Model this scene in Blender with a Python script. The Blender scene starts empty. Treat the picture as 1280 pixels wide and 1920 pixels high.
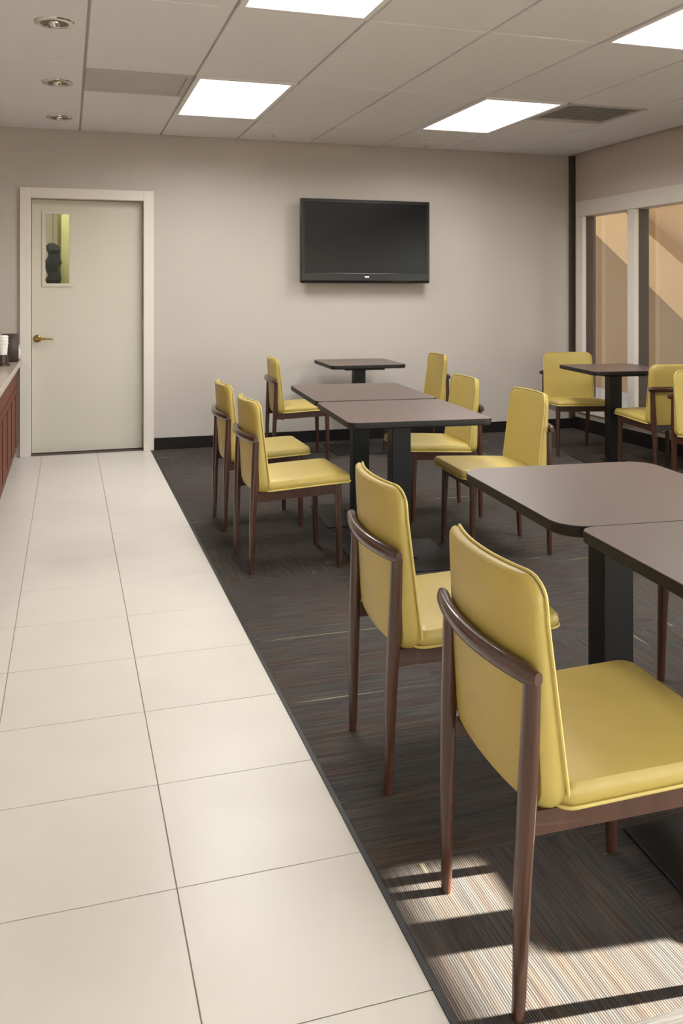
import bpy, bmesh, math, random
from mathutils import Vector, Matrix, noise
random.seed(7)
S = bpy.context.scene
COL = S.collection
PI = math.pi

# ------------------------------------------------------------------ camera
YAW = math.atan(513 / 1650)
cam = bpy.data.cameras.new('camera')
cam.sensor_fit = 'AUTO'; cam.sensor_width = 36
cam.lens = 36 * 1650 / 1920
cam.shift_y = -(960 - 548) / 1920
cam.clip_start = 0.02
co = bpy.data.objects.new('camera', cam); COL.objects.link(co)
co.location = (0, 0, 1.26); co.rotation_euler = (PI / 2, 0, -YAW)
S.camera = co
# ------------------------------------------------------------------ sky, sun, exposure
SUN_DIR = Vector((-1, 0.10, -0.4986))
w = bpy.data.worlds.new('sky'); S.world = w; w.use_nodes = True
nt = w.node_tree
sky = nt.nodes.new('ShaderNodeTexSky'); sky.sky_type = 'NISHITA'; sky.sun_disc = False
sky.sun_elevation = math.radians(26.5); sky.sun_rotation = math.radians(95)
hz = nt.nodes.new('ShaderNodeHueSaturation'); hz.inputs['Saturation'].default_value = .45   # hazy sky
nt.links.new(sky.outputs[0], hz.inputs['Color']); nt.links.new(hz.outputs[0], nt.nodes['Background'].inputs[0])
nt.nodes['Background'].inputs[1].default_value = 1.5
sl = bpy.data.lights.new('sun', 'SUN'); sl.energy = 85; sl.angle = math.radians(0.6); sl.color = (1.0, .93, .82)
so = bpy.data.objects.new('sun', sl); COL.objects.link(so); so.location = (12, -1, 8)
so.rotation_euler = SUN_DIR.to_track_quat('-Z', 'Y').to_euler()
TROFFER = 4.0      # glow of the lens itself
TROFFER_W = 29     # light each ceiling panel throws down, in watts
S.view_settings.view_transform = 'Standard'; S.view_settings.look = 'None'
S.view_settings.exposure = 0.0; S.view_settings.gamma = 1; S.view_settings.use_curve_mapping = False

# ------------------------------------------------------------------ materials
def lin(c):
    return tuple(((v / 255) / 12.92 if v / 255 <= .04045 else ((v / 255 + .055) / 1.055) ** 2.4) for v in c)
def mat(name, rgb, rough=.5, metal=0, noise=0, scale=20, bump=0, bscale=80, spec=.5, stretch=(1, 1, 1), coat=0, vary=0):
    m = bpy.data.materials.new(name); m.use_nodes = True
    n = m.node_tree.nodes; l = m.node_tree.links; b = n['Principled BSDF']
    c = lin(rgb)
    b.inputs['Base Color'].default_value = (*c, 1); b.inputs['Roughness'].default_value = rough
    b.inputs['Metallic'].default_value = metal; b.inputs['Specular IOR Level'].default_value = spec
    b.inputs['Coat Weight'].default_value = coat
    tc = n.new('ShaderNodeTexCoord'); mp = n.new('ShaderNodeMapping'); mp.inputs['Scale'].default_value = stretch
    l.new(tc.outputs['Object'], mp.inputs[0])
    src = None
    if noise:
        t = n.new('ShaderNodeTexNoise'); t.inputs['Scale'].default_value = scale; t.inputs['Detail'].default_value = 4
        l.new(mp.outputs[0], t.inputs[0])
        r = n.new('ShaderNodeMapRange'); r.inputs[1].default_value = .3; r.inputs[2].default_value = .7
        r.inputs[3].default_value = 1 - noise; r.inputs[4].default_value = 1 + noise
        l.new(t.outputs[0], r.inputs[0]); src = r.outputs[0]
    if vary:
        oi = n.new('ShaderNodeObjectInfo'); r2 = n.new('ShaderNodeMapRange')
        r2.inputs[3].default_value = 1 - vary; r2.inputs[4].default_value = 1 + vary
        l.new(oi.outputs['Random'], r2.inputs[0])
        if src:
            mm = n.new('ShaderNodeMath'); mm.operation = 'MULTIPLY'; l.new(src, mm.inputs[0]); l.new(r2.outputs[0], mm.inputs[1]); src = mm.outputs[0]
        else: src = r2.outputs[0]
    if src:
        vm = n.new('ShaderNodeVectorMath'); vm.operation = 'SCALE'; vm.inputs[0].default_value = c
        l.new(src, vm.inputs['Scale']); l.new(vm.outputs[0], b.inputs['Base Color'])
    if bump:
        t2 = n.new('ShaderNodeTexNoise'); t2.inputs['Scale'].default_value = bscale; t2.inputs['Detail'].default_value = 3
        l.new(mp.outputs[0], t2.inputs[0])
        bp = n.new('ShaderNodeBump'); bp.inputs['Strength'].default_value = bump; bp.inputs['Distance'].default_value = .002
        l.new(t2.outputs[0], bp.inputs['Height']); l.new(bp.outputs[0], b.inputs['Normal'])
    return m
def emit(name, rgb, s):
    m = bpy.data.materials.new(name); m.use_nodes = True
    n = m.node_tree.nodes; l = m.node_tree.links; n.remove(n['Principled BSDF'])
    e = n.new('ShaderNodeEmission'); e.inputs[0].default_value = (*lin(rgb), 1); e.inputs[1].default_value = s
    l.new(e.outputs[0], n['Material Output'].inputs[0]); return m
def glass(name, tint=(.96, .97, .96), refl=.6):
    m = bpy.data.materials.new(name); m.use_nodes = True
    n = m.node_tree.nodes; l = m.node_tree.links; n.remove(n['Principled BSDF'])
    t = n.new('ShaderNodeBsdfTransparent'); t.inputs[0].default_value = (*tint, 1)
    g = n.new('ShaderNodeBsdfGlossy'); g.inputs['Roughness'].default_value = .02
    f = n.new('ShaderNodeFresnel'); f.inputs[0].default_value = 1.45
    mu = n.new('ShaderNodeMath'); mu.operation = 'MULTIPLY'; mu.inputs[1].default_value = refl
    mx = n.new('ShaderNodeMixShader'); l.new(f.outputs[0], mu.inputs[0]); l.new(mu.outputs[0], mx.inputs[0])
    l.new(t.outputs[0], mx.inputs[1]); l.new(g.outputs[0], mx.inputs[2]); l.new(mx.outputs[0], n['Material Output'].inputs[0])
    return m
def carpet_material():
    m = bpy.data.materials.new('carpet_loop'); m.use_nodes = True
    n = m.node_tree.nodes; l = m.node_tree.links; b = n['Principled BSDF']
    b.inputs['Roughness'].default_value = .95; b.inputs['Specular IOR Level'].default_value = .15
    tc = n.new('ShaderNodeTexCoord'); oi = n.new('ShaderNodeObjectInfo')
    cb = n.new('ShaderNodeCombineXYZ'); ml = n.new('ShaderNodeMath'); ml.operation = 'MULTIPLY'; ml.inputs[1].default_value = 37
    l.new(oi.outputs['Random'], ml.inputs[0]); l.new(ml.outputs[0], cb.inputs[2])
    ad = n.new('ShaderNodeVectorMath'); l.new(tc.outputs['Object'], ad.inputs[0]); l.new(cb.outputs[0], ad.inputs[1])
    def streak(sc, detail, lo, hi):
        mp = n.new('ShaderNodeMapping'); mp.inputs['Scale'].default_value = sc; l.new(ad.outputs[0], mp.inputs[0])
        t = n.new('ShaderNodeTexNoise'); t.inputs['Scale'].default_value = 1; t.inputs['Detail'].default_value = detail
        l.new(mp.outputs[0], t.inputs[0])
        r = n.new('ShaderNodeMapRange'); r.inputs[1].default_value = lo; r.inputs[2].default_value = hi
        l.new(t.outputs[0], r.inputs[0]); return r.outputs[0]
    s1 = streak((6, 170, 1), 4, .25, .75)
    s2 = streak((2.5, 22, 1), 2, .35, .65)
    ramp = n.new('ShaderNodeValToRGB'); e = ramp.color_ramp.elements
    e[0].position = 0; e[0].color = (*lin((58, 53, 50)), 1)
    e[1].position = 1; e[1].color = (*lin((92, 86, 82)), 1)
    k = e.new(.45); k.color = (*lin((74, 68, 65)), 1)
    l.new(s1, ramp.inputs[0])
    hue = n.new('ShaderNodeValToRGB'); h = hue.color_ramp.elements
    h[0].color = (*lin((238, 224, 212)), 1); h[1].color = (*lin((222, 232, 236)), 1)
    l.new(s2, hue.inputs[0])
    mx = n.new('ShaderNodeMix'); mx.data_type = 'RGBA'; mx.blend_type = 'MULTIPLY'; mx.inputs[0].default_value = 1
    l.new(ramp.outputs[0], mx.inputs[6]); l.new(hue.outputs[0], mx.inputs[7])
    # thin pale accent yarns
    s3 = streak((1.1, 40, 1), 0, .80, .82)
    mx2 = n.new('ShaderNodeMix'); mx2.data_type = 'RGBA'; mx2.inputs[7].default_value = (*lin((126, 124, 100)), 1)
    l.new(s3, mx2.inputs[0]); l.new(mx.outputs[2], mx2.inputs[6])
    # per-tile shade
    r2 = n.new('ShaderNodeMapRange'); r2.inputs[3].default_value = .9; r2.inputs[4].default_value = 1.1
    l.new(oi.outputs['Random'], r2.inputs[0])
    vm = n.new('ShaderNodeVectorMath'); vm.operation = 'SCALE'; l.new(mx2.outputs[2], vm.inputs[0]); l.new(r2.outputs[0], vm.inputs['Scale'])
    l.new(vm.outputs[0], b.inputs['Base Color'])
    wv = n.new('ShaderNodeTexWave'); wv.bands_direction = 'Y'; wv.inputs['Scale'].default_value = 62; wv.inputs['Distortion'].default_value = 1.5
    l.new(ad.outputs[0], wv.inputs[0])
    bp = n.new('ShaderNodeBump'); bp.inputs['Strength'].default_value = .35; bp.inputs['Distance'].default_value = .0015
    l.new(wv.outputs[0], bp.inputs['Height']); l.new(bp.outputs[0], b.inputs['Normal'])
    return m

M = {}
M['wall'] = mat('beige_wall_paint', (186, 178, 169), .75, noise=.015, scale=3, bump=.12, bscale=180, spec=.3)
M['wall_right'] = mat('taupe_wall_paint', (200, 186, 177), .75, bump=.12, bscale=180, spec=.3)
M['white_trim'] = mat('white_trim_paint', (214, 206, 196), .4)
M['door'] = mat('cream_door_paint', (196, 190, 175), .35, bump=.05, bscale=60)
M['black_base'] = mat('black_rubber_base', (24, 20, 19), .6, spec=.25)
M['ceil'] = mat('ceiling_tile_board', (228, 227, 228), .9, noise=.03, scale=220, bump=.25, bscale=260, spec=.2, vary=.012)
M['grid'] = mat('ceiling_grid_metal', (186, 182, 178), .6)
M['plenum'] = mat('plenum_dark', (130, 125, 120), .9)
M['vent'] = mat('vent_grey', (190, 185, 179), .6)
M['floor_tile'] = mat('cream_porcelain', (206, 200, 190), .3, noise=.02, scale=5, vary=.012, spec=.35)
M['grout'] = mat('grout', (168, 159, 145), .9)
M['carpet'] = carpet_material()
M['strip'] = mat('dark_edge_strip', (30, 26, 24), .5)
M['fabric'] = mat('lime_vinyl', (176, 154, 80), .42, noise=.03, scale=9, bump=.15, bscale=240)
M['piping'] = mat('lime_piping_lit', (196, 176, 98), .45)  # paler than the vinyl: window light on the edges put into the colour
M['wood'] = mat('walnut_stain', (68, 40, 28), .3, noise=.22, scale=26, stretch=(1, 1, .08), coat=.4)
M['laminate'] = mat('brown_laminate', (98, 82, 74), .36, noise=.05, scale=60, stretch=(1, .15, 1), spec=.5)
M['edge'] = mat('dark_table_edge', (25, 20, 18), .5, spec=.3)
M['black_metal'] = mat('black_powdercoat', (19, 17, 17), .45, spec=.3)
M['tv_body'] = mat('tv_gloss_black', (16, 15, 16), .25)
M['tv_screen'] = mat('tv_screen', (11, 12, 14), .22, spec=.35)
M['silver'] = mat('silver', (200, 198, 194), .3, metal=1)
M['chrome'] = mat('chrome', (225, 222, 216), .12, metal=1)
M['brass'] = mat('brass', (138, 112, 66), .35, metal=1)
M['bronze'] = mat('dark_bronze', (70, 58, 48), .5)
M['can'] = mat('downlight_rim', (120, 108, 96), .45)
M['cabinet'] = mat('cherry_cabinet', (98, 42, 17), .55, spec=.2, noise=.2, scale=14, stretch=(1, 1, .12), coat=.05)
M['counter'] = mat('pinkish_grey_stone', (178, 164, 152), .25, noise=.12, scale=60)
M['granite'] = mat('dark_granite', (84, 66, 58), .3, noise=.4, scale=70)
M['white_plastic'] = mat('white_plastic', (232, 228, 220), .35)
M['dark_plastic'] = mat('dark_brown_plastic', (58, 42, 36), .35)
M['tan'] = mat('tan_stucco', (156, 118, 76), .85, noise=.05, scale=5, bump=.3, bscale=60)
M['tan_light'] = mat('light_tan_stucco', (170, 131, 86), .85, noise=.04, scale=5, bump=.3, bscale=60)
M['shaded_stucco'] = mat('shaded_stucco', (118, 87, 52), .85, noise=.05, scale=5)  # tan stucco under the stair, shade there put into the colour
M['pave'] = mat('concrete', (176, 166, 152), .9, noise=.08, scale=8)
M['lime_wall'] = mat('lime_paint', (188, 187, 132), .7)
M['cream_wall'] = mat('cream_paint', (220, 216, 196), .7)
M['olive'] = mat('olive_trim', (96, 92, 44), .6)
M['dark_cloth'] = mat('dark_cloth', (26, 22, 16), .9, noise=.3, scale=30)
M['glass'] = glass('window_glass', refl=.35)
M['door_glass'] = glass('door_glass', refl=.08)
M['diffuser'] = emit('troffer_diffuser', (255, 251, 244), TROFFER)
M['bulb'] = mat('halogen_bulb', (235, 230, 215), .15)

# ------------------------------------------------------------------ helpers
def link(o, parent=None):
    COL.objects.link(o)
    if parent: o.parent = parent
    return o
def obj(name, bm, m, parent=None, smooth=False, loc=None, rz=0, kind=None):
    me = bpy.data.meshes.new(name)
    bmesh.ops.recalc_face_normals(bm, faces=bm.faces[:])
    bm.to_mesh(me); bm.free()
    for mm in (m if isinstance(m, (list, tuple)) else [m]): me.materials.append(mm)
    if smooth:
        me.shade_smooth()
        me.set_sharp_from_angle(angle=math.radians(38))
    o = link(bpy.data.objects.new(name, me), parent)
    if loc: o.location = loc
    if rz: o.rotation_euler[2] = rz
    if kind: o['kind'] = kind
    return o
def inst(name, src, parent, loc, rz=0):
    o = link(bpy.data.objects.new(name, src.data), parent); o.location = loc; o.rotation_euler[2] = rz; return o
def empty(name, loc=(0, 0, 0), rz=0, kind=None):
    o = link(bpy.data.objects.new(name, None)); o.location = loc; o.rotation_euler[2] = rz; o.empty_display_size = .1
    if kind: o['kind'] = kind
    return o
def tag(o, label, cat, group=None):
    o['label'] = label; o['category'] = cat
    if group: o['group'] = group
    return o
def dup(root):
    r = root.copy(); COL.objects.link(r)
    for ch in root.children:
        c = ch.copy(); COL.objects.link(c); c.parent = r
        for g in ch.children:
            d = g.copy(); COL.objects.link(d); d.parent = c
    return r
def box(bm, x0, x1, y0, y1, z0, z1, bev=0, seg=2):
    t = bmesh.new()
    bmesh.ops.create_cube(t, size=1)
    for v in t.verts:
        v.co = Vector((x0 + (v.co.x + .5) * (x1 - x0), y0 + (v.co.y + .5) * (y1 - y0), z0 + (v.co.z + .5) * (z1 - z0)))
    if bev: bmesh.ops.bevel(t, geom=t.edges[:], offset=bev, segments=seg, affect='EDGES', profile=.5)
    me = bpy.data.meshes.new('tmp'); t.to_mesh(me); t.free(); bm.from_mesh(me); bpy.data.meshes.remove(me)
    return bm
def B(*a, **k): return box(bmesh.new(), *a, **k)
def rings(bm, rs, close0=True, close1=True):
    """skin a list of equally long vertex rings"""
    vs = [[bm.verts.new(p) for p in r] for r in rs]
    n = len(vs[0])
    for a, b in zip(vs, vs[1:]):
        for i in range(n):
            bm.faces.new((a[i], a[(i + 1) % n], b[(i + 1) % n], b[i]))
    if close0: bm.faces.new(vs[0][::-1])
    if close1: bm.faces.new(vs[-1])
    return bm
def loft(path, radii, n=12, bm=None, up=Vector((0, 0, 1))):
    """tube through path points with (ra, rb) radii per point; superelliptic section"""
    bm = bm or bmesh.new(); path = [Vector(p) for p in path]; rs = []
    for i, p in enumerate(path):
        t = (path[min(i + 1, len(path) - 1)] - path[max(i - 1, 0)]).normalized()
        u = up if abs(t.dot(up)) < .9 else Vector((1, 0, 0))
        a = t.cross(u).normalized(); b = a.cross(t).normalized()
        ra, rb = radii[i] if isinstance(radii[i], tuple) else (radii[i], radii[i])
        ring = []
        for k in range(n):
            th = 2 * PI * k / n; c, s = math.cos(th), math.sin(th)
            e = .8
            ring.append(p + a * ra * math.copysign(abs(c) ** e, c) + b * rb * math.copysign(abs(s) ** e, s))
        rs.append(ring)
    return rings(bm, rs)
def lathe(profile, n=24, bm=None, at=(0, 0, 0), close0=True, close1=True):
    bm = bm or bmesh.new(); at = Vector(at)
    return rings(bm, [[at + Vector((r * math.cos(2 * PI * k / n), r * math.sin(2 * PI * k / n), z)) for k in range(n)] for r, z in profile], close0, close1)
def rrect(hw, hh, r, n=6):
    pts = []
    for cx, cy, a0 in ((hw - r, hh - r, 0), (-hw + r, hh - r, 90), (-hw + r, -hh + r, 180), (hw - r, -hh + r, 270)):
        for k in range(n + 1):
            a = math.radians(a0 + 90 * k / n); pts.append((cx + r * math.cos(a), cy + r * math.sin(a)))
    return pts
def dense(pts, step):
    out = []
    for (a, b), (c, d) in zip(pts, pts[1:] + pts[:1]):
        L = math.hypot(c - a, d - b); k = max(1, int(L / step))
        for i in range(k): out.append((a + (c - a) * i / k, b + (d - b) * i / k))
    return out
def pillow(outline, t, f, edge=.008):
    """padded slab: outline in (a,b), half thickness t, mapped by f(a,b,c)"""
    def ring(s, c): return [f(a * s, b * s, c) for a, b in outline]
    def inset(e, c):
        return [f(a - math.copysign(min(e, abs(a)), a) * min(1, abs(a) / .05), b - math.copysign(min(e, abs(b)), b) * min(1, abs(b) / .05), c) for a, b in outline]
    R = [ring(.02, 1), ring(.3, 1), ring(.6, 1), ring(.85, .97), inset(edge, .85), inset(edge * .3, .5), inset(0, 0),
         inset(edge * .3, -.5), inset(edge, -.85), ring(.85, -.97), ring(.6, -1), ring(.3, -1), ring(.02, -1)]
    return rings(bmesh.new(), R)

# ------------------------------------------------------------------ room shell
YB, XR, XL, YF, CZ = 7.16, 4.48, -1.0, -3.2, 2.52
XC = .63                                                          # carpet starts here
# floor
floor = obj('floor', B(XL - .1, XR + .1, YF - .1, YB + .1, -.12, -.003), M['grout'], kind='structure')
P = .41
tb = B(-P / 2 + .0013, P / 2 - .0013, -P / 2 + .0013, P / 2 - .0013, -.003, 0, bev=.0008, seg=1)
src = None
for i in range(4):
    x = XC - P * (i + .5)
    for j in range(-11, 14):
        y = 1.88 + P * (j + .5)
        if y - P / 2 < YF - .01 or y + P / 2 > YB: continue
        if src is None: src = obj('floor_tile', tb, M['floor_tile'], floor, loc=(x, y, 0))
        else: inst('floor_tile', src, floor, (x, y, 0))
ylast = 1.88 + P * 12                                             # cut row against the back wall
bm = B(-P / 2 + .0013, P / 2 - .0013, 0.0018, YB + .05 - ylast, -.003, 0, bev=.0008, seg=1)
cut = obj('floor_tile', bm, M['floor_tile'], floor, loc=(XC - P * .5, ylast, 0))
for i in range(1, 4): inst('floor_tile', cut, floor, (XC - P * (i + .5), ylast, 0))
CT = .5
cb_ = B(-CT / 2, CT / 2, -CT / 2, CT / 2, -.003, .001)
src = None
for i in range(8):
    for j in range(21):
        x, y = XC + .012 + CT * (i + .5), YF + CT * (j + .5)
        if i == 7:
            continue
        rz = (PI / 2 if (i * 7 + j * 3) % 5 == 2 else 0) + (PI if random.random() < .5 else 0)
        if y + CT / 2 > YB + .25: continue
        if src is None: src = obj('carpet_tile', cb_, M['carpet'], floor, loc=(x, y, 0))
        else: src2 = inst('carpet_tile', src, floor, (x, y, 0), rz)
x0 = XC + .012 + CT * 7
cutc = obj('carpet_tile', B(0, XR - x0, -CT / 2, CT / 2, -.003, .001), M['carpet'], floor, loc=(x0, YF + CT / 2, 0))
for j in range(1, 21): inst('carpet_tile', cutc, floor, (x0, YF + CT * (j + .5), 0))
obj('trim_1', B(XC - .001, XC + .011, YF, YB - .002, -.003, .002), M['strip'], kind='structure')
# walls
DX0, DX1, DZ = -.27, .575, 1.985                                  # door opening
bm = bmesh.new()
box(bm, XL - .1, DX0 - .02, YB, YB + .12, 0, CZ + .1); box(bm, DX1 + .02, XR + .12, YB, YB + .12, 0, CZ + .1)
box(bm, DX0 - .02, DX1 + .02, YB, YB + .12, DZ + .02, CZ + .1)
obj('wall_back', bm, M['wall'], kind='structure')
obj('wall_left', B(XL - .1, XL, YF, YB, 0, CZ + .1), M['wall'], kind='structure')
bm = bmesh.new(); FX0, FX1 = -.8, 3.9                              # opening for unseen glazing added behind the camera as sky fill
box(bm, XL - .1, FX0, YF - .1, YF, 0, CZ + .1); box(bm, FX1, XR + .12, YF - .1, YF, 0, CZ + .1); box(bm, FX0, FX1, YF - .1, YF, 2.2, CZ + .1)
obj('wall_front', bm, M['wall'], kind='structure')
fw = empty('window_added', (0, YF, 0), kind='structure')  # added glazing, out of view, lets fill light onto chair backs and floor
fxs = [FX0 + (FX1 - FX0) * k / 4 for k in range(5)]
for x in fxs: obj('mullion', B(x - .03, x + .03, -.07, .01, 0, 2.2), M['bronze'], fw)
for a, b in zip(fxs, fxs[1:]): obj('pane', B(a + .03, b - .03, -.05, -.044, .02, 2.2), M['glass'], fw)
WZ0, WZ1 = .24, 1.95                                              # glass band on the right wall
WY0, WY1 = -3.05, 6.985
bm = bmesh.new()
box(bm, XR, XR + .12, YF, YB, WZ1 + .14, CZ + .1); box(bm, XR, XR + .12, YF, YB, 0, WZ0 - .07)
box(bm, XR, XR + .12, YF, WY0 - .1, WZ0 - .07, WZ1 + .14)
box(bm, XR, XR + .12, WY1 + .1, YB, WZ0 - .07, WZ1 + .14)
obj('wall_right', bm, M['wall_right'], kind='structure')
obj('baseboard_back', B(DX1 + .085, XR - .012, YB - .012, YB, .001, .095, bev=.003), M['black_base'], kind='structure')
obj('baseboard_right', B(XR - .012, XR, YF, YB - .012, .001, .115, bev=.003), M['black_base'], kind='structure')
bm = bmesh.new()
box(bm, XR - .052, XR - .032, YB - .03, YB, .095, CZ - .002); box(bm, XR - .03, XR - .012, YB - .02, YB, .095, CZ - .002)
box(bm, XR - .011, XR, YB - .035, YB, .115, CZ - .002)
obj('trim_2', bm, M['bronze'], kind='structure')

# window band
win = empty('window_1', (XR, 0, 0), kind='structure')
obj('window_header', B(-.025, .12, WY0 - .1, WY1 + .1, WZ1, WZ1 + .14, bev=.006), M['white_trim'], win)
obj('window_sill', B(-.04, .12, WY0 - .1, WY1 + .1, WZ0 - .07, WZ0, bev=.006), M['white_trim'], win)
obj('window_jamb', B(-.02, .02, WY1 - .005, WY1 + .1, WZ0, WZ1, bev=.004), M['white_trim'], win)
obj('window_jamb', B(-.02, .02, WY0 - .1, WY0, WZ0, WZ1, bev=.004), M['white_trim'], win)
ys = [6.26 - .78 * k for k in range(12)]
mb = B(-.02, .02, -.05, .05, WZ0, WZ1, bev=.004); db = B(.02, .12, -.048, .048, WZ0, WZ1)
m0 = obj('mullion', mb, M['white_trim'], win, loc=(0, ys[0], 0))
f0 = obj('mullion_back', db, M['bronze'], m0)
for y in ys[1:]:
    mm = inst('mullion', m0, win, (0, y, 0)); inst('mullion_back', f0, mm, (0, 0, 0))
obj('jamb_back', B(.02, .12, WY1 - .005, WY1 + .1, WZ0, WZ1), M['bronze'], win)
edges = [WY1] + ys + [WY0]
for a, b in zip(edges, edges[1:]):
    obj('pane', B(.095, .101, b + .0 if b == WY0 else b + .04, a - .04, WZ0, WZ1), M['glass'], win)

# outdoors beyond the glass: pavement, tan wall and the sloping side of a stair
obj('ground', B(XR + .13, 16, -8, 18, -.16, -.02), M['pave'], kind='structure')
obj('wall_outside', B(7.0, 7.25, 1.15, 17, -.02, 5.2), M['tan'], kind='structure')  # carried on out of view so its near end cuts off the sun patch
obj('sky_blocker', B(XR + .13, 7.25, 1.15, 17.2, 4.4, 4.6), M['tan'], kind='structure')  # roof added out of view to hold sky light off the tan wall
obj('wall_outside_end', B(XR + .13, 7.0, 17, 17.2, -.02, 4.4), M['tan'], kind='structure')
st = bmesh.new()
def slab_yz(bm, x0, x1, pts):
    rings(bm, [[(x0, y, z) for y, z in pts], [(x1, y, z) for y, z in pts]])
slope = (2.13 - .994) / (10.57 - 8.75)
def zl(y): return 1.13 + (y - 8.75) * slope
slab_yz(st, 6.72, 6.998, [(7.2, zl(7.2)), (12.5, zl(12.5)), (12.5, zl(12.5) + .62), (7.2, zl(7.2) + .62)])
stair = obj('stair_side', st, M['tan_light'])
tag(stair, 'pale tan sloping side of a stair seen through the right window', 'stair')
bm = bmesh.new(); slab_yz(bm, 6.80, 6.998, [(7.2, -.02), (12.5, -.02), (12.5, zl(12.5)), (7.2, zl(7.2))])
obj('stair_shade_panel', bm, M['shaded_stucco'], stair)  # panel added below the stair; its darkness stands for shade
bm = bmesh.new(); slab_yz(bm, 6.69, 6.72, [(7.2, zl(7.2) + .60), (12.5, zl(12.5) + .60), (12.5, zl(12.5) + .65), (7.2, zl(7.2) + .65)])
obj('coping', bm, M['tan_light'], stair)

# ------------------------------------------------------------------ ceiling
ceil = obj('ceiling', B(XL, XR, YF, YB, CZ + .06, CZ + .12), M['plenum'], kind='structure')
GX, PX, PY = .09, .62, 1.29
LIGHT = [(1, 5.15), (4, 5.15), (1, 2.57), (4, 2.57)]
LIGHT = [(c, round(y, 2)) for c, y in LIGHT]
cache = {}
def ctile(x0, x1, y0, y1):
    x0, x1, y0, y1 = x0 + .007, x1 - .007, y0 + .007, y1 - .007
    key = (round(x1 - x0, 3), round(y1 - y0, 3)); c = ((x0 + x1) / 2, (y0 + y1) / 2, 0)
    if key in cache: inst('ceiling_tile', cache[key], ceil, c)
    else:
        a, b = (x1 - x0) / 2, (y1 - y0) / 2
        cache[key] = obj('ceiling_tile', B(-a, a, -b, b, CZ, CZ + .03, bev=.003, seg=1), M['ceil'], ceil, loc=c)
rows = [-3.2, -2.59, -1.30, -.01, 1.28, 2.57, 3.86, 5.15, 6.44, YB]
cols = [GX + PX * k for k in range(8)]; cols[-1] = min(cols[-1], XR); cols = [c for c in cols if c <= XR + .001]
for i, (a, b) in enumerate(zip(cols, cols[1:])):
    for c, d in zip(rows, rows[1:]):
        if (i, round(c, 2)) in LIGHT:
            if round(c, 2) == 5.15: ctile(a, b, 6.32, d)
            else: ctile(a, b, c, d - 1.17)
            continue
        if i in (0, 5) and abs(c - 5.15) < .01:                  # cells holding a vent and a part tile
            ctile(a, b, c + .57, d); continue
        ctile(a, b, c, d)
for c, d in zip([-3.2, -1.70, -.35, 1.0, 2.35, 3.70, 5.05, 6.40], [-1.70, -.35, 1.0, 2.35, 3.70, 5.05, 6.40, YB]):
    ctile(-.53, GX, c, d); ctile(XL, -.53, c, d)
for x in cols[:] + [-.53]:
    obj('grid_bar', B(x - .010, x + .010, YF, YB, CZ + .012, CZ + .04), M['grid'], ceil)
for y in rows[1:-1]:
    obj('grid_bar', B(GX, XR, y - .010, y + .010, CZ + .013, CZ + .04), M['grid'], ceil)

# troffers
def troffer(x0, y0, w, d, label):
    t = tag(empty('ceiling_light', (x0 + w / 2, y0 + d / 2, CZ)), label, 'ceiling light', 'square panel lights set in the ceiling grid')
    a, b = w / 2 - .006, d / 2 - .006
    bm = bmesh.new()
    box(bm, -a, a, -b, -b + .035, -.006, .03, bev=.002); box(bm, -a, a, b - .035, b, -.006, .03, bev=.002)
    box(bm, -a, -a + .03, -b + .035, b - .035, -.006, .03, bev=.002); box(bm, a - .03, a, -b + .035, b - .035, -.006, .03, bev=.002)
    obj('frame', bm, M['ceil'], t)
    bm = bmesh.new()                                              # lens with three shallow lengthwise lobes
    n = 24; xs = [-a + .028 + (2 * a - .056) * k / n for k in range(n + 1)]
    lo = [(x, .006 + .010 * (1 - abs(math.sin(3 * PI * k / n)))) for k, x in enumerate(xs)]
    y0_, y1_ = -b + .033, b - .033
    top = [bm.verts.new((x, y0_, z)) for x, z in lo]; bot = [bm.verts.new((x, y1_, z)) for x, z in lo]
    for k in range(n): bm.faces.new((top[k], top[k + 1], bot[k + 1], bot[k]))
    obj('diffuser', bm, M['diffuser'], t, smooth=True)
    obj('housing', B(-a, a, -b, b, .031, .055), M['white_plastic'], t)
    al = bpy.data.lights.new('troffer_light', 'AREA'); al.shape = 'RECTANGLE'; al.size = 2 * a - .06; al.size_y = 2 * b - .07
    al.energy = TROFFER_W; al.spread = math.radians(162); al.color = (1, 1, 1)
    ao = link(bpy.data.objects.new('troffer_light', al), t); ao.location = (0, 0, -.008)
names = {(1, 5.15): 'lit panel light in the ceiling between the door and the television',
         (4, 5.15): 'lit panel light in the ceiling to the right, beside the square vent',
         (1, 2.57): 'lit panel light cut off by the top edge of the photo, above the middle',
         (4, 2.57): 'lit panel light cut off by the right edge at the top of the photo'}
for c, y in LIGHT:
    if (c, y) in names or y > -1:
        troffer(cols[c], y if y == 5.15 else y + PY - 1.17, PX, 1.17, names.get((c, y), 'lit panel light overhead behind the camera, %s row' % ('left' if c == 1 else 'right')))
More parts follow.
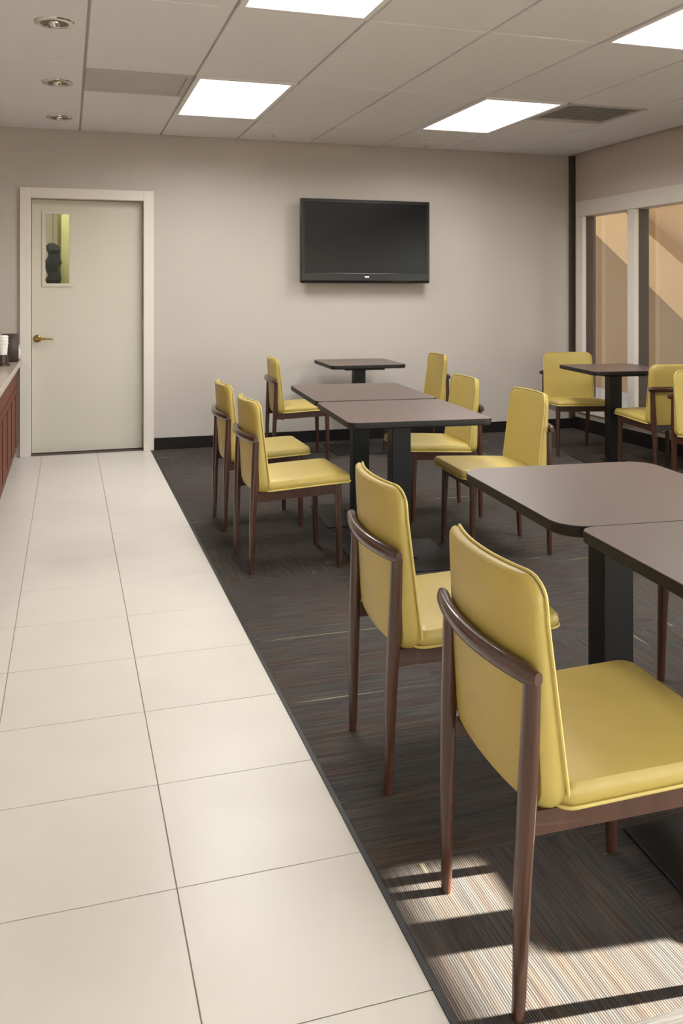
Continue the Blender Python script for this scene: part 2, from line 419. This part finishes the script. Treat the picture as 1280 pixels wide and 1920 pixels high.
# vents
def vent(x0, y0, w, d, label, slats):
    t = tag(empty('ceiling_vent', (x0 + w / 2, y0 + d / 2, CZ)), label, 'vent')
    a, b = w / 2 - .008, d / 2 - .008
    bm = bmesh.new()
    box(bm, -a, a, -b, -b + .03, -.004, .02); box(bm, -a, a, b - .03, b, -.004, .02)
    box(bm, -a, -a + .03, -b + .03, b - .03, -.004, .02); box(bm, a - .03, a, -b + .03, b - .03, -.004, .02)
    obj('frame', bm, M['vent'], t)
    obj('backing', B(-a + .01, a - .01, -b + .01, b - .01, .02, .03), M['vent'], t)
    s0 = None
    for k in range(slats):
        y = -b + .045 + (2 * b - .09) * k / (slats - 1)
        if s0 is None:
            bm = B(-a + .03, a - .03, -.0145, .0145, -.001, .001)
            bmesh.ops.rotate(bm, verts=bm.verts, cent=(0, 0, 0), matrix=Matrix.Rotation(math.radians(18), 3, 'X'))
            s0 = obj('slat', bm, M['vent'], t, loc=(0, y, .008))
        else: inst('slat', s0, t, (0, y, .008))
    if not slats: obj('panel', B(-a + .031, a - .031, -b + .031, b - .031, .004, .019), M['vent'], t)
vent(cols[5], 5.15, PX, .57, 'grey louvred square vent in the ceiling right of the far right light', 14)
vent(cols[0], 5.15, PX, .57, 'flat grey access panel in the ceiling left of the light near the door', 0)
# detectors
for i, (x, y, lab) in enumerate(((2.88, 6.86, 'small round ceiling fitting near the back wall below the right panel light'),
                                 (1.55, 6.78, 'small round ceiling fitting near the back wall right of the left panel light'))):
    t = tag(empty('sprinkler', (x, y, CZ)), lab, 'sprinkler', 'small round fittings by the back wall')
    obj('escutcheon', lathe([(.001, -.012), (.03, -.012), (.045, -.006), (.048, 0), (.001, 0)]), M['ceil'], t, smooth=True)
    obj('head', lathe([(.001, -.035), (.016, -.034), (.016, -.031), (.006, -.03), (.008, -.012), (.001, -.012)], 12), M['vent'], t, smooth=True)
# downlights
for y, lab in ((4.32, 'unlit round recessed downlight nearest the camera, upper left ceiling'),
               (5.55, 'unlit round recessed downlight, middle one of three on the left ceiling'),
               (6.66, 'unlit round recessed downlight nearest the back wall, above the door')):
    t = tag(empty('downlight', (-.06, y, CZ)), lab, 'downlight', 'recessed downlights over the tiled walkway')
    obj('trim_ring', lathe([(.062, -.002), (.066, -.008), (.088, -.006), (.092, 0), (.062, 0), (.062, -.002)], 28, close0=False, close1=False), M['chrome'], t, smooth=True)
    obj('reflector', lathe([(.062, -.004), (.05, -.001), (.026, -.0005)], 28, close0=False), M['can'], t, smooth=True)
    obj('bulb', lathe([(.001, -.024), (.016, -.022), (.026, -.012), (.028, -.002), (.001, -.002)], 16), M['chrome'], t, smooth=True)

# ------------------------------------------------------------------ door
dr = empty('door_1', ((DX0 + DX1) / 2, YB, 0), kind='structure')
hw = (DX1 - DX0) / 2
bm = bmesh.new()
for s in (-1, 1):
    a, b = sorted((s * hw, s * (hw + .08)))
    box(bm, a, b, -.03, .12, 0, DZ + .08, bev=.003)
    a, b = sorted((s * hw, s * (hw - .016)))
    box(bm, a, b, .111, .12, 0, DZ)
box(bm, -hw, hw, -.03, .12, DZ, DZ + .08, bev=.003); box(bm, -hw, hw, .111, .12, DZ - .016, DZ)
obj('door_frame', bm, M['white_trim'], dr)
lx0, lx1, lz0, lz1 = -hw + .1, -hw + .1 + .185, 1.325, 1.875      # vision panel
bm = bmesh.new()
g = .004; yl, yh = .07, .11
box(bm, -hw + g, lx0, yl, yh, .012, DZ - g); box(bm, lx1, hw - g, yl, yh, .012, DZ - g)
box(bm, lx0, lx1, yl, yh, .012, lz0); box(bm, lx0, lx1, yl, yh, lz1, DZ - g)
leaf = obj('door_leaf', bm, M['door'], dr)
bm = bmesh.new(); q = .022
for (a, b, c, d) in ((lx0 - q, lx0 + .004, lz0 - q, lz1 + q), (lx1 - .004, lx1 + q, lz0 - q, lz1 + q), (lx0, lx1, lz0 - q, lz0 + .004), (lx0, lx1, lz1 - .004, lz1 + q)):
    box(bm, a, b, yl - .010, yl, c, d, bev=.002)
obj('vision_frame', bm, M['door'], leaf)
obj('pane', B(lx0, lx1, .088, .094, lz0, lz1), M['door_glass'], leaf)
bm = bmesh.new()
lathe([(.001, 0), (.03, 0), (.03, .008), (.02, .014), (.012, .016), (.012, .05), (.001, .05)], 20, bm)
bmesh.ops.rotate(bm, verts=bm.verts, cent=(0, 0, 0), matrix=Matrix.Rotation(PI / 2, 3, 'X'))
loft([(0, -.045, 0), (.03, -.047, 0), (.08, -.05, -.002), (.115, -.045, -.006)], [.011, .010, .008, .006], 10, bm)
obj('lever_handle', bm, M['brass'], leaf, smooth=True, loc=(-hw + .045, yl, .9))
obj('threshold', B(-hw, hw, .0, .12, 0, .006), M['bronze'], dr)
hb = B(-.006, .006, -.014, .0, -.045, .045, bev=.003)
h0 = obj('hinge', hb, M['white_trim'], dr, loc=(hw - .006, .072, 1.75))
for z in (1.0, .25): inst('hinge', h0, dr, (hw - .006, .072, z))
# small lit room behind the door
bm = bmesh.new()
box(bm, -1.1, -.9, YB + .13, 9.6, 0, 2.6); box(bm, .75, .95, YB + .13, 9.6, 0, 2.6); box(bm, -1.1, .95, 9.6, 9.8, 0, 2.6)
box(bm, -1.1, .95, YB + .13, 9.8, 2.6, 2.7); box(bm, -1.1, .95, YB + .13, 9.8, -.1, -.001)
obj('wall_pantry', bm, M['cream_wall'], kind='structure')
# lime painted stretch of that room and its darker edge
obj('wall_pantry_lime', B(-.06, .2, 8.3, 8.36, 0, 2.6), M['lime_wall'], kind='structure')
obj('trim_3', B(-.088, -.06, 8.28, 8.38, 0, 2.6), M['olive'], kind='structure')
bl = bpy.data.lights.new('pantry_light', 'POINT'); bl.energy = 24; bl.shadow_soft_size = .2; bl.color = (1, .97, .88)
blo = bpy.data.objects.new('pantry_light', bl); COL.objects.link(blo); blo.location = (-.15, 7.75, 2.4)
bm = bmesh.new()
prof = [(.9 * r_, .8 * z_) for r_, z_ in [(.001, 0), (.055, .01), (.075, .05), (.06, .10), (.05, .14), (.07, .18), (.082, .24), (.062, .29), (.05, .33), (.07, .37), (.06, .42), (.03, .45), (.001, .455)]]
lathe(prof, 18, bm, (0, 0, 0))
for v in bm.verts:
    q = noise.noise(v.co * 22) * .022; v.co.x *= 1 + q * 14; v.co.y *= 1 + q * 10; v.co.x += .01 * math.sin(v.co.z * 29)
hang = obj('hanging_bundle', bm, M['dark_cloth'], smooth=True, loc=(-.125, 8.15, 1.33))
tag(hang, 'dark lumpy shape hanging behind the small glass pane of the white door', 'bundle')
obj('cord', loft([(0, 0, .35), (0, 0, 1.269)], [.0015, .0015], 8), M['dark_cloth'], hang)

# ------------------------------------------------------------------ counter on the left
cab_y0, cab_y1 = 3.7, YB - .002
n = 4; cw = (cab_y1 - .015 - cab_y0) / n
def cabinet(k):
    y0 = cab_y0 + k * cw
    lab = ['cherry wood base cabinet nearest the camera, outside the left edge of the photo',
           'cherry wood base cabinet second from the near end, outside the left edge',
           'cherry wood base cabinet just entering the left edge of the photo',
           'cherry wood base cabinet in the corner beside the white door'][k]
    t = tag(empty('base_cabinet', (-.36, y0 + cw / 2, 0)), lab, 'cabinet', 'cherry wood base cabinets along the left wall')
    bm = bmesh.new(); h = cw / 2 - .001
    box(bm, XL + .362, -.022, -h, h, .085, .715); box(bm, XL + .362, -.07, -h, h, .001, .085)
    obj('body', bm, M['cabinet'], t)
    for s in (-1, 1):
        a, b = sorted((s * .003, s * (h - .003)))
        bm = B(-.022, -.004, a, b, .09, .56, bev=.002)
        box(bm, -.004, 0, a + .05, b - .05, .14, .51, bev=.0015)
        obj('door', bm, M['cabinet'], t)
    bm = B(-.022, -.004, -h + .003, h - .003, .568, .708, bev=.002)
    obj('drawer', bm, M['cabinet'], t)
for k in range(n): cabinet(k)
ct = obj('countertop', B(XL + .002, -.33, cab_y0 - .02, cab_y1, .716, .756, bev=.006), M['counter'])
tag(ct, 'pinkish grey stone countertop over the cherry cabinets at the left edge', 'countertop')
obj('end_splash', B(XL + .002, -.36, cab_y1 - .02, cab_y1, .757, .86, bev=.003), M['granite'], ct)
t = tag(empty('napkin_dispenser', (-.40, 6.85, .757)), 'dark brown napkin dispenser on the counter beside the door frame', 'dispenser')
bm = B(-.06, .06, -.07, .07, 0, .2, bev=.012); obj('body', bm, M['dark_plastic'], t, smooth=True)
obj('face_plate', B(.058, .064, -.05, .05, .02, .12, bev=.002), M['silver'], t)
obj('napkins', B(.05, .07, -.03, .03, .045, .09), M['white_plastic'], t)
t = tag(empty('paper_cup_stack', (-.425, 6.45, .757)), 'stack of white paper cups at the left edge of the counter', 'cups')
prof = [(.001, .075), (.028, .075)]
for k in range(3): prof += [(.034 + .0006 * k, .15 + .022 * k), (.037, .151 + .022 * k), (.037, .156 + .022 * k), (.034, .157 + .022 * k)]
prof += [(.03, .2075), (.001, .206)]
obj('holder', lathe([(.001, 0), (.048, 0), (.048, .012), (.036, .018), (.033, .074), (.001, .0745)], 24), M['dark_plastic'], t, smooth=True)
obj('cup', lathe(prof, 24), M['white_plastic'], t, smooth=True)

# ------------------------------------------------------------------ television
tvx0, tvx1, tvz0, tvz1 = 1.835, 2.985, 1.337, 2.04
tv = tag(empty('television', ((tvx0 + tvx1) / 2, YB, (tvz0 + tvz1) / 2)), 'black flat television switched off on the beige back wall', 'television')
a, b = (tvx1 - tvx0) / 2, (tvz1 - tvz0) / 2
bm = B(-a, a, -.125, -.085, -b, b, bev=.008); box(bm, -a + .08, a - .08, -.086, -.06, -b + .06, b - .08, bev=.01)
obj('housing', bm, M['tv_body'], tv, smooth=True)
obj('screen', B(-a + .035, a - .035, -.1265, -.1235, -b + .085, b - .035), M['tv_screen'], tv)
bm = bmesh.new()
for (x0, x1, z0, z1) in ((-a + .004, -a + .034, -b + .02, b - .004), (a - .034, a - .004, -b + .02, b - .004), (-a + .034, a - .034, b - .034, b - .004), (-a + .034, a - .034, -b + .02, -b + .084)):
    box(bm, x0, x1, -.131, -.124, z0, z1, bev=.002)
obj('bezel', bm, M['tv_body'], tv)
obj('badge', B(-.02, .02, -.1325, -.1305, -b + .045, -b + .057, bev=.001), M['silver'], tv, )
bm = bmesh.new(); box(bm, -.2, .2, -.012, -.001, -.16, .16); box(bm, -.16, -.12, -.062, -.012, -.2, .2); box(bm, .12, .16, -.062, -.012, -.2, .2)
obj('wall_mount', bm, M['black_metal'], tv)

# ------------------------------------------------------------------ chairs (front is +x, rear feet at x = 0)
CH = .770
def make_chair():
    t = empty('dining_chair')
    # backrest: a = side, b = height about the middle
    zc, hh = (.356 + CH) / 2, (CH - .356) / 2
    def xback(z, y):
        k = (z - .356) / (CH - .356)
        return .030 - .014 * k - .034 * (1 - (y / .2) ** 2) * (.55 + .45 * k)
    def fb(a, b, c):
        z = zc + b; k = (b + hh) / (2 * hh)
        th = .062 - .034 * min(1, k * 1.2)
        y = a * (1.0 - .03 * k)
        return Vector((xback(z, y) + th * (c + 1) / 2, y, z))
    ol = dense(rrect(.203, hh, .045, 6), .03)
    bk = obj('backrest', pillow(ol, 0, fb, .007), M['fabric'], t, smooth=True)
    def tube_loop(pts, r, n=6):
        bm = bmesh.new(); N = len(pts); rs = []
        for i, p in enumerate(pts):
            tg = (pts[(i + 1) % N] - pts[i - 1]).normalized(); u = tg.orthogonal().normalized() if i == 0 else None
            if u is None:
                u = prev - tg * prev.dot(tg); u.normalize()
            prev = u; v = tg.cross(u)
            rs.append([p + (u * math.cos(2 * PI * k / n) + v * math.sin(2 * PI * k / n)) * r for k in range(n)])
        vs = [[bm.verts.new(q) for q in r_] for r_ in rs]
        for i in range(N):
            A, Bv = vs[i], vs[(i + 1) % N]
            best = min(range(n), key=lambda s: sum((A[k].co - Bv[(k + s) % n].co).length for k in range(n))) if i == N - 1 else 0
            for k in range(n): bm.faces.new((A[k], A[(k + 1) % n], Bv[(k + 1 + best) % n], Bv[(k + best) % n]))
        return bm
    obj('piping', tube_loop([fb(a, b, .72) for a, b in ol], .0032), M['piping'], bk, smooth=True)
    # seat
    def fs(a, b, c):
        k = (a + .2) / .4; x = .262 + a; zt = .414 + .016 * k; zb = .362 + .022 * k
        dome = .010 * (1 - min(1, (a / .2) ** 2)) * (1 - min(1, (b / .21) ** 2)) if c > 0 else 0
        return Vector((x, b * (1 + .03 * (k - .5)), zb + (zt - zb) * (c + 1) / 2 + dome))
    ol2 = dense(rrect(.2, .21, .03, 5), .035)
    st = obj('seat', pillow(ol2, 0, fs, .009), M['fabric'], t, smooth=True)
    obj('piping', tube_loop([fs(a, b, -.62) for a, b in ol2], .0035), M['piping'], st, smooth=True)
    # legs
    for s in (1, -1):
        obj('leg', loft([(0, s * .168, 0), (.002, s * .170, .04), (.006, s * .176, .25), (.013, s * .183, .42), (.018, s * .188, .596)],
                        [(.012, .010), (.0125, .0115), (.0165, .015), (.0185, .0165), (.0155, .014)], 14), M['wood'], t, smooth=True)
    for s in (1, -1):
        obj('leg', loft([(.408, s * .194, 0), (.407, s * .194, .04), (.402, s * .192, .25), (.398, s * .19, .382)],
                        [(.011, .011), (.0118, .0118), (.015, .015), (.0185, .0185)], 14), M['wood'], t, smooth=True)
    # curved rail behind the back
    pts = []; rad = []
    for k in range(17):
        y = -.222 + .444 * k / 16
        pts.append((xback(.608, y) - .0135 - .002, y, .608)); e = min(k, 16 - k)
        rad.append((.017, .0125) if e > 0 else (.011, .008))
    obj('back_rail', loft(pts, [(b_, a_) if False else (a_ * .82, a_ * 1.05) for a_, b_ in rad], 14), M['wood'], t, smooth=True)
    # seat frame rails
    for s in (1, -1):
        bm = bmesh.new()
        rings(bm, [[(.012, s * .176 + d, .322 + h) for d, h in ((-.010, 0), (.010, 0), (.010, .042), (-.010, .042))],
                   [(.40, s * .188 + d, .340 + h) for d, h in ((-.010, 0), (.010, 0), (.010, .042), (-.010, .042))]])
        obj('side_rail', bm, M['wood'], t)
    obj('front_rail', B(.388, .408, -.18, .18, .340, .382), M['wood'], t)
    obj('rear_rail', B(.06, .08, -.172, .172, .318, .352), M['wood'], t)
    return t
R_ = math.radians
chairs = [
 (.752, 1.535, -2.5, 'lime dining chair nearest the camera, back turned, bottom right'),
 (.775, 2.244, -2.8, 'lime dining chair second from the camera, back turned, behind the nearest chair'),
 (.778, 4.040, 1, 'lime dining chair at the middle tables, near one on their left side'),
 (.787, 4.770, 0, 'lime dining chair at the middle tables, far one on their left side'),
 (2.22, 3.905, 176, 'lime dining chair right of the middle tables, seat touching the foreground table in view'),
 (2.225, 4.655, 176, 'lime dining chair at the middle tables, far one on their right side'),
 (1.455, 6.50, -4, 'lime dining chair left of the small square table under the television'),
 (2.82, 6.42, 176, 'lime dining chair right of the small square table under the television'),
 (3.88, 6.31, -104, 'lime dining chair in the far right corner against the back wall, facing forward'),
 (3.93, 4.99, 87, 'lime dining chair on the near side of the window table, its back rail toward us'),
 (3.79, 4.63, -92, 'lime dining chair at the right edge of the photo, back to back with another'),
 (2.43, 1.52, 177, 'lime dining chair out of frame at right, only its shadow on the sunny carpet seen'),
 (2.235, 2.205, 177, 'dining chair hidden by the foreground table on its right, one dark leg showing'),
]
proto = make_chair()
for i, (x, y, a, lab) in enumerate(chairs):
    c = proto if i == 0 else dup(proto)
    c.location = (x, y, .001); c.rotation_euler[2] = R_(a)
    tag(c, lab, 'chair', 'lime upholstered dining chairs with walnut frames')

# ------------------------------------------------------------------ tables
TZ = .70
def table(x, y, w, l, rz, lab, rad=.04):
    t = tag(empty('dining_table', (x, y, .001), R_(rz)), lab, 'table', 'brown topped pedestal dining tables')
    ol = rrect(w / 2, l / 2, rad, 8)
    def ring(e, z): return [(a - math.copysign(e, a) * min(1, abs(a) / .05), b - math.copysign(e, b) * min(1, abs(b) / .05), z) for a, b in ol]
    obj('tabletop', rings(bmesh.new(), [ring(.004, TZ - .006), ring(.0015, TZ - .001), ring(.002, TZ)]), M['laminate'], t)
    obj('edge_band', rings(bmesh.new(), [ring(.006, TZ - .030), ring(.001, TZ - .026), ring(0, TZ - .006), ring(.001, TZ - .0015), ring(.008, TZ - .006)]), M['edge'], t, smooth=True)
    obj('post', B(-.046, .046, -.046, .046, .018, TZ - .05, bev=.004), M['black_metal'], t)
    obj('top_bracket', B(-.16, .16, -.2, .2, TZ - .05, TZ - .030, bev=.003), M['black_metal'], t)
    bm = B(-.235, .235, -.245, .245, 0, .008, bev=.003); box(bm, -.07, .07, -.07, .07, .008, .018, bev=.003)
    obj('base_plate', bm, M['black_metal'], t)
table(1.475, 2.165, .65, .71, -4.5, 'brown square table in the foreground, far one of the joined pair', .08)
table(1.455, 1.507, .65, .60, -4.5, 'brown square table cut off by the right edge, nearest the camera')
table(1.505, 3.92, .66, .74, -4.5, 'brown square table of the middle pair, near one with four chairs around')
table(1.575, 4.725, .66, .82, -4.5, 'brown square table of the middle pair, far one')
table(2.23, 6.71, .60, .64, -3, 'small brown square table against the back wall under the television')
table(3.88, 5.66, .60, .64, -8, 'small brown square table by the right window')
